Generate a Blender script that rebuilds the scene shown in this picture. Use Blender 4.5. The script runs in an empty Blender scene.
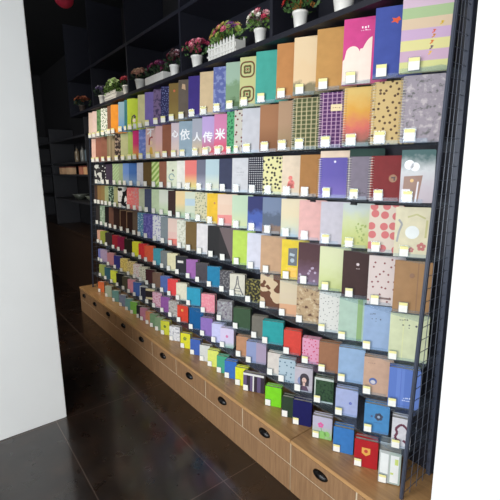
import bpy, bmesh, math, random
from mathutils import Vector, Matrix
random.seed(7)
C = bpy.context.scene.collection
PI = math.pi

# ------------------------------------------------------------------ helpers
def lin(c):
    r = []
    for v in c:
        v = max(0, min(255, v)) / 255
        r.append(v / 12.92 if v <= .04045 else ((v + .055) / 1.055) ** 2.4)
    return (r[0], r[1], r[2], 1)

class NB:
    """tiny node builder"""
    def __init__(s, name, rough=.5, coat=0., metallic=0., spec=.5):
        s.m = bpy.data.materials.new(name); s.m.use_nodes = True
        s.t = s.m.node_tree; s.p = s.t.nodes['Principled BSDF']
        s.p.inputs['Roughness'].default_value = rough
        s.p.inputs['Coat Weight'].default_value = coat
        s.p.inputs['Coat Roughness'].default_value = .08
        s.p.inputs['Metallic'].default_value = metallic
        s.p.inputs['Specular IOR Level'].default_value = spec
    def n(s, t, **k):
        x = s.t.nodes.new(t)
        for a, b in k.items(): setattr(x, a, b)
        return x
    def l(s, a, b): s.t.links.new(a, b)
    def put(s, sock, v):
        if isinstance(v, bpy.types.NodeSocket): s.l(v, sock)
        else: sock.default_value = v
    def math(s, op, a, b=0., c=None):
        x = s.n('ShaderNodeMath', operation=op)
        s.put(x.inputs[0], a); s.put(x.inputs[1], b)
        if c is not None: s.put(x.inputs[2], c)
        return x.outputs[0]
    def mix(s, f, a, b):
        x = s.n('ShaderNodeMix', data_type='RGBA')
        s.put(x.inputs[0], f)
        s.put(x.inputs[6], a); s.put(x.inputs[7], b)
        return x.outputs[2]
    def ramp(s, f, stops, const=False):
        x = s.n('ShaderNodeValToRGB'); cr = x.color_ramp
        cr.interpolation = 'CONSTANT' if const else 'LINEAR'
        while len(cr.elements) < len(stops): cr.elements.new(.5)
        for e, (p, c) in zip(cr.elements, stops): e.position = p; e.color = c
        s.l(f, x.inputs[0]); return x.outputs[0]
    def base(s, v): s.put(s.p.inputs['Base Color'], v)
    def uv(s, asp=1.):
        u = s.n('ShaderNodeUVMap', uv_map='UVMap')
        q = s.n('ShaderNodeSeparateXYZ'); s.l(u.outputs[0], q.inputs[0])
        U, V = q.outputs[0], q.outputs[1]
        A = s.math('MULTIPLY', V, asp)
        cb = s.n('ShaderNodeCombineXYZ'); s.l(U, cb.inputs[0]); s.l(A, cb.inputs[1])
        return U, V, A, cb.outputs[0]
    def obj(s):
        return s.n('ShaderNodeTexCoord').outputs['Object']
    def noise(s, vec, scale, det=2., rough=.5):
        x = s.n('ShaderNodeTexNoise'); x.inputs['Scale'].default_value = scale
        x.inputs['Detail'].default_value = det; x.inputs['Roughness'].default_value = rough
        s.l(vec, x.inputs['Vector']); return x.outputs[0]

_pc = {}
def plain(name, c, rough=.5, coat=0., metallic=0., var=.06, scale=30.):
    k = (name, tuple(c), rough, coat, metallic)
    if k in _pc: return _pc[k]
    b = NB(name, rough, coat, metallic)
    f = b.noise(b.obj(), scale)
    L = lin(c)
    d = tuple(max(0, v * (1 - var)) for v in L[:3]) + (1,); e = tuple(min(1, v * (1 + var)) for v in L[:3]) + (1,)
    b.base(b.ramp(f, [(.3, d), (.7, e)]))
    _pc[k] = b.m
    return b.m

def cover_mat(kind, a, asp, look):
    b = NB('cover ' + look, .5, .03, 0., .14)
    U, V, A, P = b.uv(asp)
    c = [lin(x) if isinstance(x, tuple) else x for x in a]
    fr = lambda v: b.math('FRACT', v)
    lt = lambda x, t: b.math('LESS_THAN', x, t)
    off = b.n('ShaderNodeVectorMath', operation='ADD'); b.l(P, off.inputs[0]); off.inputs[1].default_value = (random.random() * 20, random.random() * 20, 0)
    Q = off.outputs[0]
    if kind == 'plain':
        f = b.noise(Q, 4, 3)
        L = c[0]
        col = b.ramp(f, [(.3, tuple(v * .93 for v in L[:3]) + (1,)), (.7, tuple(min(1, v * 1.06) for v in L[:3]) + (1,))])
    elif kind == 'grad': col = b.ramp(V, [(.1, c[0]), (.55, c[1])])
    elif kind == 'grad4':
        L = [lin(x) for x in a[0]]; w = b.math('ADD', V, b.math('MULTIPLY', b.math('SUBTRACT', b.noise(Q, 5, 4), .5), .3))
        col = b.ramp(w, [(i / (len(L) - 1) * .9, x) for i, x in enumerate(L)])
    elif kind == 'hband':
        L = [lin(x) for x in a[0]]; col = b.ramp(V, [(i / len(L), x) for i, x in enumerate(L)], True)
    elif kind in ('hband2', 'hsplit'): col = b.mix(lt(U, .5), c[1], c[0])
    elif kind in ('dots', 'circ'):
        if kind == 'circ': sc, th, rnd = 3.1, .36, .45
        else: sc, th, rnd = a[2], a[3], .85
        v = b.n('ShaderNodeTexVoronoi', voronoi_dimensions='2D'); v.inputs['Scale'].default_value = sc; v.inputs['Randomness'].default_value = rnd
        b.l(Q, v.inputs['Vector'])
        col = b.mix(lt(v.outputs['Distance'], th), c[0], c[1])
    elif kind == 'stripe':
        f = fr(b.math('ADD', b.math('MULTIPLY', U, a[2]), b.math('MULTIPLY', A, -a[3])))
        col = b.mix(lt(f, .5), c[0], c[1])
    elif kind == 'check':
        x = lt(fr(b.math('MULTIPLY', U, 7)), .6); y = lt(fr(b.math('MULTIPLY', A, 7)), .6)
        s = b.math('MULTIPLY', b.math('ADD', x, y), .5)
        mid = tuple((p + q) / 2 for p, q in zip(c[0], c[1]))
        col = b.ramp(s, [(0, c[0]), (.3, c[1]), (.75, c[1])], True)
    elif kind == 'plaid':
        u, w = b.math('MULTIPLY', U, 5.), b.math('MULTIPLY', A, 6.)
        x = lt(fr(u), .5); y = lt(fr(w), .5)
        col = b.mix(b.math('MULTIPLY', b.math('ADD', x, y), .5), c[0], c[1])
        ln = b.math('MAXIMUM', lt(b.math('ABSOLUTE', b.math('SUBTRACT', fr(u), .75)), .07), b.math('MULTIPLY', lt(b.math('ABSOLUTE', b.math('SUBTRACT', fr(w), .75)), .07), .7))
        col = b.mix(ln, col, c[2])
    elif kind == 'blobs':
        col = b.ramp(b.noise(Q, 7, 3), [(.5, c[0]), (.58, c[1])])
    elif kind == 'blobs3':
        col = b.ramp(b.noise(Q, 6, 4, .6), [(.36, c[2]), (.44, c[0]), (.54, c[0]), (.62, c[1])])
    elif kind == 'cow':
        col = b.mix(lt(b.noise(Q, a[2], 1), .5), c[1], c[0])
    elif kind == 'land':
        w = b.math('ADD', V, b.math('MULTIPLY', b.math('SUBTRACT', b.noise(Q, 4, 5, .6), .5), .45))
        col = b.ramp(w, [(.16, c[2]), (.24, c[1]), (.5, c[1]), (.62, c[0])])
    elif kind == 'rings':
        p = b.math('SUBTRACT', U, .5); q = b.math('MULTIPLY', b.math('SUBTRACT', b.math('ABSOLUTE', b.math('SUBTRACT', V, .5)), .25), asp)
        r = b.math('SQRT', b.math('ADD', b.math('MULTIPLY', p, p), b.math('MULTIPLY', q, q)))
        ang = b.math('ARCTAN2', q, p)
        r = b.math('ADD', r, b.math('MULTIPLY', b.math('COSINE', b.math('MULTIPLY', ang, 4)), .035))
        col = b.ramp(r, [(0, c[2]), (.08, c[0]), (.14, c[1]), (.24, c[2]), (.28, c[0]), (.42, c[1]), (.47, c[2]), (.52, c[0])], True)
    elif kind == 'diag':
        col = b.mix(lt(b.math('ADD', U, V), 1.), c[0], c[1])
    b.base(col)
    return b.m

def setp(o, label=None, cat=None, group=None, kind=None):
    if label: o['label'] = label
    if cat: o['category'] = cat
    if group: o['group'] = group
    if kind: o['kind'] = kind
    return o
def empty(name, loc, label, cat, group=None, rot=(0, 0, 0)):
    o = bpy.data.objects.new(name, None); o.empty_display_size = .05
    o.location = loc; o.rotation_euler = rot; C.objects.link(o)
    return setp(o, label, cat, group)
def mobj(name, bm, mats, parent=None, smooth=False, recalc=True):
    if recalc: bmesh.ops.recalc_face_normals(bm, faces=bm.faces)
    me = bpy.data.meshes.new(name); bm.to_mesh(me); bm.free()
    for m in (mats if isinstance(mats, (list, tuple)) else [mats]): me.materials.append(m)
    if smooth:
        for p in me.polygons: p.use_smooth = True
    o = bpy.data.objects.new(name, me); C.objects.link(o)
    if parent: o.parent = parent
    return o
def box(bm, x0, x1, y0, y1, z0, z1, mi=0):
    v = [bm.verts.new(p) for p in ((x0, y0, z0), (x1, y0, z0), (x1, y1, z0), (x0, y1, z0), (x0, y0, z1), (x1, y0, z1), (x1, y1, z1), (x0, y1, z1))]
    for f in ((3, 2, 1, 0), (4, 5, 6, 7), (0, 1, 5, 4), (1, 2, 6, 5), (2, 3, 7, 6), (3, 0, 4, 7)):
        q = bm.faces.new([v[i] for i in f]); q.material_index = mi
def prism(bm, pts, y0, y1, mi=0):
    """pts (x,z) outline extruded along y"""
    a = [bm.verts.new((x, y0, z)) for x, z in pts]; b = [bm.verts.new((x, y1, z)) for x, z in pts]
    n = len(pts)
    fs = [bm.faces.new(a), bm.faces.new(b[::-1])]
    for i in range(n): fs.append(bm.faces.new((a[i], b[i], b[(i + 1) % n], a[(i + 1) % n])))
    for f in fs: f.material_index = mi
def tube(bm, p, q, r, n=6, mi=0):
    p, q = Vector(p), Vector(q); d = (q - p).normalized()
    u = d.orthogonal().normalized(); w = d.cross(u)
    A = [bm.verts.new(p + (u * math.cos(2 * PI * i / n) + w * math.sin(2 * PI * i / n)) * r) for i in range(n)]
    B = [bm.verts.new(q + (u * math.cos(2 * PI * i / n) + w * math.sin(2 * PI * i / n)) * r) for i in range(n)]
    for i in range(n):
        f = bm.faces.new((A[i], A[(i + 1) % n], B[(i + 1) % n], B[i])); f.material_index = mi
    bm.faces.new(A[::-1]).material_index = mi; bm.faces.new(B).material_index = mi
def lathe(bm, prof, cx=0, cy=0, n=20, mi=0, cap=True):
    rings = [[bm.verts.new((cx + r * math.cos(2 * PI * i / n), cy + r * math.sin(2 * PI * i / n), z)) for i in range(n)] for r, z in prof]
    for a, b in zip(rings, rings[1:]):
        for i in range(n):
            f = bm.faces.new((a[i], a[(i + 1) % n], b[(i + 1) % n], b[i])); f.material_index = mi
    if cap:
        bm.faces.new(rings[0][::-1]).material_index = mi; bm.faces.new(rings[-1]).material_index = mi
def structure(name, bm, m): return setp(mobj(name, bm, m), kind='structure')

# ------------------------------------------------------------------ materials
M_navy = plain('dark navy board', (25, 26, 37), .55)
M_black = plain('black metal', (22, 23, 28), .4)
M_post = plain('blue-grey steel', (62, 68, 84), .35, .3)
M_wire = plain('grey grid wire', (92, 98, 112), .35, .2, .3)
M_paper = plain('paper', (222, 216, 202), .8)
M_card = plain('tag card', (244, 242, 234), .6)
M_yel = plain('tag yellow band', (240, 232, 160), .6)
M_white = plain('white paint', (246, 246, 244), .55, var=.015, scale=3)
M_pot = plain('white ceramic', (236, 234, 228), .3, .4)
M_silver = plain('spiral wire', (215, 210, 195), .35, 0, .6)
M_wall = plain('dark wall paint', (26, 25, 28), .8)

def acrylic(name='clear acrylic', gf=.05, rough=.06):
    b = NB(name)
    t = b.t; t.nodes.remove(b.p)
    tr = b.n('ShaderNodeBsdfTransparent'); tr.inputs[0].default_value = (.93, .96, .98, 1)
    g = b.n('ShaderNodeBsdfGlossy'); g.inputs['Roughness'].default_value = rough; g.inputs[0].default_value = (.9, .95, 1, 1)
    d = b.n('ShaderNodeBsdfDiffuse'); d.inputs[0].default_value = (.55, .62, .72, 1)
    m = b.n('ShaderNodeMixShader'); m.inputs[0].default_value = gf; b.l(tr.outputs[0], m.inputs[1]); b.l(g.outputs[0], m.inputs[2])
    m2 = b.n('ShaderNodeMixShader'); m2.inputs[0].default_value = .05; b.l(m.outputs[0], m2.inputs[1]); b.l(d.outputs[0], m2.inputs[2])
    b.l(m2.outputs[0], t.nodes['Material Output'].inputs[0])
    return b.m
M_acr = acrylic()
M_lip = acrylic('clear acrylic lip', .02, .25)

def wood(name, c1, c2, along='X'):
    b = NB(name, .4, .15)
    mp = b.n('ShaderNodeMapping'); b.l(b.obj(), mp.inputs[0])
    mp.inputs['Scale'].default_value = {'X': (1.2, 14, 14), 'Z': (14, 14, 1.2)}[along]
    f = b.noise(mp.outputs[0], 5, 6, .65)
    b.base(b.ramp(f, [(.3, lin(c1)), (.7, lin(c2))]))
    return b.m
M_top = wood('oak counter top', (172, 128, 82), (205, 160, 108))
M_front = wood('oak drawer front', (138, 104, 74), (168, 130, 94), 'Z')
M_edge = plain('pale oak edging', (212, 194, 166), .5)
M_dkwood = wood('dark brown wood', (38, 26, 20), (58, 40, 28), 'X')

def floor_mat():
    b = NB('dark brown floor tile', .3, .6); b.p.inputs['Coat IOR'].default_value = 1.7; b.p.inputs['Coat Roughness'].default_value = .13
    g = b.n('ShaderNodeNewGeometry').outputs['Position']
    q = b.n('ShaderNodeSeparateXYZ'); b.l(g, q.inputs[0])
    T = .554
    def line(s, o, T):
        f = b.math('FRACT', b.math('DIVIDE', b.math('ADD', s, o), T))
        return b.math('LESS_THAN', b.math('ABSOLUTE', b.math('SUBTRACT', f, .5)), .0026 / T)
    gr = b.math('MAXIMUM', line(q.outputs[1], 40 * T - 1.03 + T / 2, T), line(q.outputs[0], 80 * T + 1.52 + T, 2 * T))
    n1 = b.noise(g, 3.2, 6, .65); n2 = b.noise(g, 9, 2, .5)
    col = b.ramp(n1, [(.3, lin((19, 13, 11))), (.52, lin((36, 25, 19))), (.72, lin((58, 40, 28)))])
    col = b.mix(b.math('MULTIPLY', n2, .35), col, lin((20, 15, 14)))
    b.base(b.mix(gr, col, lin((88, 74, 66))))
    b.put(b.p.inputs['Roughness'], b.math('ADD', .16, b.math('MULTIPLY', n2, .3)))
    return b.m

# ------------------------------------------------------------------ setting
bm = bmesh.new(); box(bm, -8.2, 2.4, -3.0, 1.9, -.06, 0); structure('floor', bm, floor_mat())
bm = bmesh.new(); box(bm, -8.2, 2.4, -3.0, 1.9, 3.25, 3.31); structure('ceiling', bm, plain('dark ceiling', (20, 20, 23), .8))
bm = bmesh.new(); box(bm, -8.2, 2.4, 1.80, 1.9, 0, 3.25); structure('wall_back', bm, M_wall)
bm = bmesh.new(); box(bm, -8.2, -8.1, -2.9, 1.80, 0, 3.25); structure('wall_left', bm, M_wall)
bm = bmesh.new(); box(bm, -.572, 2.3, 1.30, 1.80, 0, 3.25); structure('wall_right', bm, M_white)
bm = bmesh.new(); box(bm, 2.3, 2.4, -2.9, 1.8, 0, 3.25); structure('wall_end', bm, M_white)
WX0, WX1, WZ0, WZ1 = -2.6, 1.9, .35, 2.75
bm = bmesh.new()
box(bm, -8.2, WX0, -3.0, -2.9, 0, 3.25); box(bm, WX1, 2.4, -3.0, -2.9, 0, 3.25)
box(bm, WX0, WX1, -3.0, -2.9, 0, WZ0); box(bm, WX0, WX1, -3.0, -2.9, WZ1, 3.25)
structure('wall_front', bm, plain('cream wall paint', (150, 146, 138), .8))
bm = bmesh.new()
for a, b_ in ((WX0, WX0 + .06), (-.4, -.34), (WX1 - .06, WX1)): box(bm, a, b_, -2.96, -2.9, WZ0, WZ1)
box(bm, WX0, WX1, -2.96, -2.9, WZ0, WZ0 + .06); box(bm, WX0, WX1, -2.96, -2.9, WZ1 - .06, WZ1)
structure('window_1', bm, M_black)

# ------------------------------------------------------------------ low drawer cabinets
ZC = .293; YF = 1.257; PITCH = .394
def cabinet(x0, x1, label, ndr):
    root = empty('drawer_cabinet', (x0, YF, 0), label, 'cabinet', 'low oak drawer cabinets under the notebook display')
    w = x1 - x0
    bm = bmesh.new()
    box(bm, .001, w - .001, .0008, .50, 0, ZC - .0215); mobj('carcass', bm, M_edge, root)
    bm = bmesh.new(); box(bm, .0015, w - .0015, -.006, .50, ZC - .021, ZC)
    bmesh.ops.bevel(bm, geom=[e for e in bm.edges], offset=.0015, segments=1, affect='EDGES')
    mobj('counter_top', bm, M_top, root)
    bm = bmesh.new(); box(bm, .003, w - .003, -.0022, .0007, .0005, .1455); mobj('plinth_panel', bm, M_front, root)
    x = 0.
    k = 0
    while x < w - .03:
        xe = min(x + PITCH, w)
        bm = bmesh.new(); box(bm, x + .0045, xe - .0045, -.0022, .0007, .1515, ZC - .026)
        bmesh.ops.bevel(bm, geom=[e for e in bm.edges], offset=.0006, segments=1, affect='EDGES')
        if xe - x > .3:
            d = mobj('drawer', bm, M_front, root)
            # cup pull: half-ellipsoid shell
            bm = bmesh.new(); cx = (x + xe) / 2; cz = .222
            N, Kk = 14, 7; rows = []
            for i in range(Kk + 1):
                ph = i / Kk * PI / 2
                rows.append([bm.verts.new((cx + .044 * math.cos(ph) * math.cos(2 * PI * j / N), -.020 * math.sin(ph) - .0024, cz + .022 * math.cos(ph) * math.sin(2 * PI * j / N))) for j in range(N)])
            for a, b_ in zip(rows, rows[1:-1]):
                for j in range(N): bm.faces.new((a[j], a[(j + 1) % N], b_[(j + 1) % N], b_[j]))
            bm.faces.new(rows[-2])
            h = mobj('handle', bm, plain('black iron pull', (24, 22, 22), .35, .3, .6), d, True)
        else:
            mobj('filler_panel', bm, M_front, root)
        x = xe
    return root
U0 = -1.253
for x0, x1, lb in ((U0 - 8 * PITCH - .34, U0 - 8 * PITCH - .001, 'narrow single-drawer oak cabinet at the far dark end of the wall'),
                   (U0 - 8 * PITCH, U0 - 4 * PITCH - .001, 'low oak drawer cabinet second from the far end'),
                   (U0 - 4 * PITCH, U0 - .001, 'low oak drawer cabinet in the middle foreground, four drawers in view'),
                   (U0, -.576, 'low oak drawer cabinet nearest the viewer by the grid panel')):
    cabinet(x0, x1, lb, 4)

# ------------------------------------------------------------------ data of the notebook rows: (row, front mm, height mm, [(x0, x1, height, look, print, colours, extras)])
ROWS = [
 (1,1430,1952,[
  (-4526,-4407,263,'dusty beige','plain',[(236,207,189)],{}),
  (-4401,-4281,263,'rosy beige','plain',[(239,209,198)],{}),
  (-4269,-4158,263,'leaf-print green','blobs',[(112,147,100),(72,112,66)],{}),
  (-4150,-3980,263,'white notebook dotted dark green','dots',[(238,239,226),(71,111,71),9,0.28],{}),
  (-3966,-3881,263,'narrow brown','plain',[(133,91,68)],{}),
  (-3873,-3696,263,'bright orange','plain',[(239,152,47)],{}),
  (-3684,-3550,263,'steel blue','grad',[(103,153,204),(137,170,187)],{}),
  (-3543,-3487,263,'narrow dark teal','plain',[(52,119,130)],{}),
  (-3478,-3275,263,'lime green notebook with a dark-haired figure','plain',[(188,210,57)],{'d': 'girl'}),
  (-3255,-3125,263,'cream','plain',[(229,223,168)],{}),
  (-3120,-2975,263,'lavender purple','plain',[(129,113,183)],{}),
  (-2966,-2845,263,'dusky mauve','blobs',[(124,103,140),(76,65,98)],{}),
  (-2840,-2720,263,'midnight blue starry','dots',[(46,46,88),(160,171,219),11,0.16],{}),
  (-2714,-2582,263,'olive gold','grad',[(143,122,66),(127,104,59)],{'d': 'flower'}),
  (-2574,-2445,263,'dark taupe','plain',[(103,92,82)],{'d': 'patch'}),
  (-2438,-2298,263,'deep indigo','plain',[(66,52,126)],{}),
  (-2294,-2145,263,'pale wood-coloured','plain',[(219,193,153)],{}),
  (-2140,-2014,263,'periwinkle blue floral','blobs',[(100,110,168),(140,150,195)],{}),
  (-2009,-1883,263,'misty green landscape','land',[(163,188,168),(129,158,124),(94,119,84)],{}),
  (-1874,-1743,263,'cream notebook with green and red medallions','rings',[(200,200,142),(93,102,63),(127,58,49)],{}),
  (-1735,-1578,263,'plain teal','plain',[(72,165,151)],{}),
  (-1571,-1461,263,'tan orange','plain',[(189,132,80)],{}),
  (-1451,-1313,263,'cream notebook with a landscape foot','land',[(228,203,165),(228,200,160),(139,130,102)],{}),
  (-1307,-1170,263,'golden kraft','plain',[(191,144,84)],{}),
  (-1159,-1016,263,'pink notebook with two white hills','plain',[(206,74,138)],{'d': 'hills'}),
  (-1007,-896,263,'royal blue notebook with an orange leaf','plain',[(69,84,157)],{'d': 'leaf'}),
  (-892,-698,263,'wide pastel striped','hband',[[(211,211,147),(201,170,192),(220,213,152),(199,170,201),(215,192,165),(170,192,147),(208,183,201)]],{'d': 'letters'}),
 ]),
 (2,1430,1701,[
  (-4494,-4373,243,'narrow pinkish beige','plain',[(239,194,177)],{}),
  (-4364,-4201,243,'reddish brown','plain',[(153,99,83)],{}),
  (-4192,-4036,243,'rust brown','plain',[(145,96,78)],{}),
  (-4028,-3832,243,'olive taupe','stripe',[(161,143,114),(139,125,95),4,0],{}),
  (-3822,-3684,243,'dark brown floral','blobs',[(56,47,45),(171,149,132)],{}),
  (-3672,-3509,243,'pale sage','plain',[(190,192,145)],{}),
  (-3502,-3403,243,'lime sage','plain',[(174,196,104)],{}),
  (-3399,-3282,243,'magenta and orange','grad',[(239,167,79),(216,57,123)],{}),
  (-3273,-3143,243,'blue violet floral','blobs',[(116,135,209),(154,165,225)],{}),
  (-3136,-2962,243,'blush notebook with a red-haired girl','grad',[(239,212,163),(222,185,179)],{'d': 'girl2'}),
  (-2957,-2852,243,'dusty pink','grad',[(231,188,162),(220,178,178)],{}),
  (-2844,-2705,243,'chestnut brown','plain',[(144,90,69)],{}),
  (-2701,-2589,243,'pale pink','grad',[(227,201,185),(206,190,195)],{'d': 'g1'}),
  (-2585,-2424,243,'pale steel blue','plain',[(152,172,186)],{'d': 'g2'}),
  (-2404,-2285,243,'lilac grey','grad',[(221,196,155),(170,173,185)],{'d': 'g3'}),
  (-2281,-2145,243,'rose and violet','grad',[(208,97,102),(193,168,218)],{'d': 'g4'}),
  (-2141,-2012,243,'red pink','grad',[(225,85,105),(215,135,175)],{'d': 'g5'}),
  (-2006,-1935,243,'green notebook with dark leaves','dots',[(89,169,117),(45,109,74),10,0.3],{}),
  (-1931,-1865,243,'ivory notebook with dark red blossoms','dots',[(205,200,189),(108,39,44),6,0.2],{}),
  (-1856,-1711,243,'silver white','plain',[(202,202,209)],{}),
  (-1702,-1564,243,'tan brown','grad',[(134,91,62),(165,117,84)],{}),
  (-1557,-1463,243,'dusty tan','grad',[(156,132,99),(175,143,115)],{}),
  (-1453,-1291,243,'green tartan','plaid',[(118,120,81),(78,85,55),(206,190,153)],{'s': 1,'edge': 1}),
  (-1282,-1152,243,'purple tartan','plaid',[(124,75,127),(78,45,91),(198,170,189)],{'s': 1,'d': 'label'}),
  (-1144,-1009,243,'orange sunset','grad4',[[(77,100,86),(214,113,104),(219,164,77),(221,187,113)]],{'s': 1}),
  (-1002,-877,243,'gold notebook with dark flower sprigs','dots',[(207,180,126),(98,76,58),6.5,0.2],{'s': 1}),
  (-871,-761,243,'lilac grey blossom','blobs3',[(159,150,159),(192,183,186),(107,107,105)],{'s': 1}),
 ]),
 (3,1430,1475,[
  (-4457,-4243,200,'black and white swirl','cow',[(60,58,60),(222,222,216),3.2],{}),
  (-4237,-4118,200,'narrow black notebook with white dots','dots',[(46,43,48),(232,232,232),4,0.2],{}),
  (-4110,-3934,200,'blackish violet','plain',[(70,59,77)],{}),
  (-3923,-3767,200,'pale green slanted-stripe','stripe',[(166,192,143),(189,211,166),4,4],{}),
  (-3760,-3668,200,'sage','plain',[(170,187,148)],{}),
  (-3661,-3527,200,'sky blue','grad',[(169,191,214),(119,156,223)],{}),
  (-3520,-3351,200,'deeper blue','grad',[(134,167,206),(77,121,192)],{}),
  (-3345,-3228,200,'lilac white','plain',[(229,229,239)],{}),
  (-3218,-3064,200,'dark olive brown','plain',[(107,86,53)],{}),
  (-3055,-2925,200,'green and cream slanted-stripe','stripe',[(151,186,92),(221,235,162),3,3],{}),
  (-2921,-2799,200,'rust brown','plain',[(155,102,81)],{}),
  (-2795,-2639,200,'cream notebook with a blue-green wreath','plain',[(230,235,209)],{'d': 'wreath'}),
  (-2635,-2523,200,'off-white','plain',[(239,237,227)],{}),
  (-2519,-2375,200,'coral notebook with a yellow foot','grad',[(239,223,145),(239,130,123)],{}),
  (-2362,-2256,200,'slate grey','grad',[(179,179,195),(113,115,133)],{}),
  (-2250,-2100,200,'pale aqua','grad',[(227,230,207),(187,210,217)],{}),
  (-2095,-1962,200,'dark navy','plain',[(55,60,88)],{}),
  (-1957,-1809,200,'white notebook with grey script','plain',[(211,211,215)],{'d': 'script'}),
  (-1804,-1678,200,'black and white gingham','check',[(228,228,233),(27,29,46)],{}),
  (-1674,-1528,200,'pale yellow notebook with black spots','dots',[(228,222,164),(47,43,43),6,0.27],{}),
  (-1524,-1401,200,'peach cream notebook with a red figure','plain',[(226,207,183)],{'d': 'redfig'}),
  (-1397,-1283,200,'tan kraft','plain',[(167,118,66)],{}),
  (-1273,-1110,182,'purple blue','grad',[(124,108,184),(102,91,170)],{'s': 1,'d': 'marks'}),
  (-1106,-1006,182,'grey lilac','plain',[(129,120,134)],{'s': 1,'d': 'lowmarks'}),
  (-994,-861,182,'maroon','plain',[(127,44,46)],{'s': 1,'d': 'goldemblem'}),
  (-857,-763,200,'white notebook with a brown house picture','grad4',[[(195,183,190),(201,192,199),(211,213,215),(84,111,111)]],{'d': 'house'}),  # dark green top of the cover colour paints in reflected trees
 ]),
 (4,1430,1260,[
  (-4511,-4419,197,'narrow dark brown','plain',[(83,63,54)],{}),
  (-4413,-4305,197,'olive brown','plain',[(147,115,74)],{}),
  (-4296,-4195,197,'khaki brown','plain',[(152,126,80)],{}),
  (-4189,-4084,197,'sage green','plain',[(168,179,134)],{}),
  (-4079,-3939,197,'dark green floral','blobs',[(43,65,53),(161,184,161)],{}),
  (-3931,-3833,197,'pale olive','plain',[(177,177,129)],{}),
  (-3826,-3610,197,'black and white cow-print','cow',[(30,30,33),(239,239,239),2.6],{}),
  (-3603,-3472,197,'coral red','blobs',[(239,126,126),(239,168,157)],{}),
  (-3465,-3341,197,'salmon pink','blobs',[(239,134,131),(222,167,167)],{}),
  (-3335,-3226,197,'pale pistachio','plain',[(211,218,187)],{}),
  (-3218,-3089,197,'slate navy','plain',[(82,88,116)],{}),
  (-3082,-2949,197,'pale mint','plain',[(207,224,186)],{}),
  (-2945,-2801,197,'white and green','grad',[(203,225,177),(230,235,219)],{}),
  (-2794,-2680,197,'dark cocoa','plain',[(64,43,41)],{}),
  (-2673,-2540,197,'peach fading to green','grad',[(179,205,173),(239,210,158)],{}),
  (-2535,-2401,197,'pale sea-green','hband',[[(197,213,187),(213,220,197),(192,213,223),(218,223,202)]],{}),
  (-2396,-2248,197,'beige floral','dots',[(215,209,174),(123,133,103),7,0.22],{}),
  (-2244,-2125,197,'sunny yellow','plain',[(239,194,51)],{'d': 'spot'}),
  (-2119,-1968,197,'cream notebook with a pink foot','hband',[[(237,149,145),(237,149,145),(235,204,181),(235,204,181),(237,209,187),(237,209,187)]],{}),
  (-1963,-1815,197,'pale apple green','grad',[(212,221,172),(195,216,187)],{}),
  (-1811,-1686,197,'blue galaxy','land',[(48,53,107),(73,97,175),(107,121,184)],{}),
  (-1678,-1532,197,'blue grey mountain','land',[(119,134,162),(91,103,124),(143,119,105)],{}),
  (-1528,-1401,197,'cream notebook with a pale blue foot','grad4',[[(183,202,212),(216,216,188),(228,214,180),(228,214,183)]],{}),
  (-1397,-1263,197,'plain pink','plain',[(228,178,173)],{}),
  (-1256,-1147,197,'lilac white linen','plain',[(199,194,204)],{}),
  (-1127,-996,197,'lime yellow meadow','grad4',[[(196,196,118),(196,205,136),(205,212,164),(196,205,201)]],{'d': 'meadow'}),
  (-988,-872,197,'cream notebook with large coral circles','circ',[(217,203,188),(206,117,117)],{}),
  (-867,-722,197,'cream notebook with a flower wreath','plain',[(217,209,179)],{'d': 'flowers'}),
 ]),
 (5,1430,1031,[
  (-4516,-4394,212,'narrow charcoal','plain',[(60,55,54)],{}),
  (-4385,-4244,212,'pale green floral','blobs',[(146,169,143),(186,204,180)],{}),
  (-4235,-4125,212,'narrow black','plain',[(34,32,32)],{}),
  (-4116,-3994,212,'dark umber','plain',[(113,79,66)],{}),
  (-3983,-3833,212,'black brown','plain',[(53,36,33)],{}),
  (-3823,-3667,212,'dark chocolate notebook with a tan border','plain',[(60,38,33)],{'d': 'border'}),
  (-3660,-3516,212,'espresso notebook with a tan border','plain',[(53,35,32)],{'d': 'border'}),
  (-3506,-3399,212,'grey brown','plain',[(106,90,76)],{}),
  (-3395,-3280,212,'blue-green dotted','dots',[(105,155,185),(209,226,231),7,0.2],{}),
  (-3274,-3096,212,'violet','blobs',[(101,94,172),(131,126,196)],{}),
  (-3090,-2947,212,'white and lilac patterned','dots',[(235,235,239),(162,157,205),6,0.24],{}),
  (-2943,-2822,212,'plain grey','plain',[(141,152,157)],{}),
  (-2817,-2677,212,'blush notebook with a coral foot','hband',[[(239,133,122),(239,201,191),(239,210,197),(239,210,197)]],{}),
  (-2672,-2548,212,'white floral','blobs',[(228,228,212),(199,199,178)],{}),
  (-2542,-2394,212,'bronze brown','plain',[(117,92,49)],{}),
  (-2388,-2257,212,'plain white','plain',[(232,227,227)],{}),
  (-2247,-2116,212,'plain black','plain',[(32,30,32)],{}),
  (-2112,-1970,212,'mauve and black diagonal','diag',[(112,96,97),(38,34,36)],{}),  # mauve half is a reflection painted into the black cover
  (-1963,-1823,212,'bright lime green','plain',[(189,218,90)],{}),
  (-1819,-1700,212,'lavender white','plain',[(216,216,229)],{}),
  (-1695,-1529,212,'tan peach','plain',[(198,160,126)],{}),
  (-1522,-1403,212,'yellow notebook with a dark photograph','plain',[(232,204,58)],{'d': 'photo'}),
  (-1399,-1261,212,'plum notebook with lilac flowers','grad4',[[(139,116,139),(111,83,102),(85,55,59),(81,50,55)]],{'d': 'lilacs'}),
  (-1255,-1125,212,'pale green-yellow','grad4',[[(189,198,128),(207,214,156),(216,221,175),(219,221,179)]],{}),
  (-1116,-982,212,'dark chocolate notebook with a small white emblem','plain',[(63,40,38)],{'d': 'whiteemblem'}),
  (-978,-863,212,'white notebook with small red-brown leaves','dots',[(215,200,195),(135,80,80),5,0.14],{'d': 'bandfoot'}),
  (-856,-700,212,'wide kraft brown','plain',[(163,125,87)],{'d': 'spine'}),
 ]),
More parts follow.
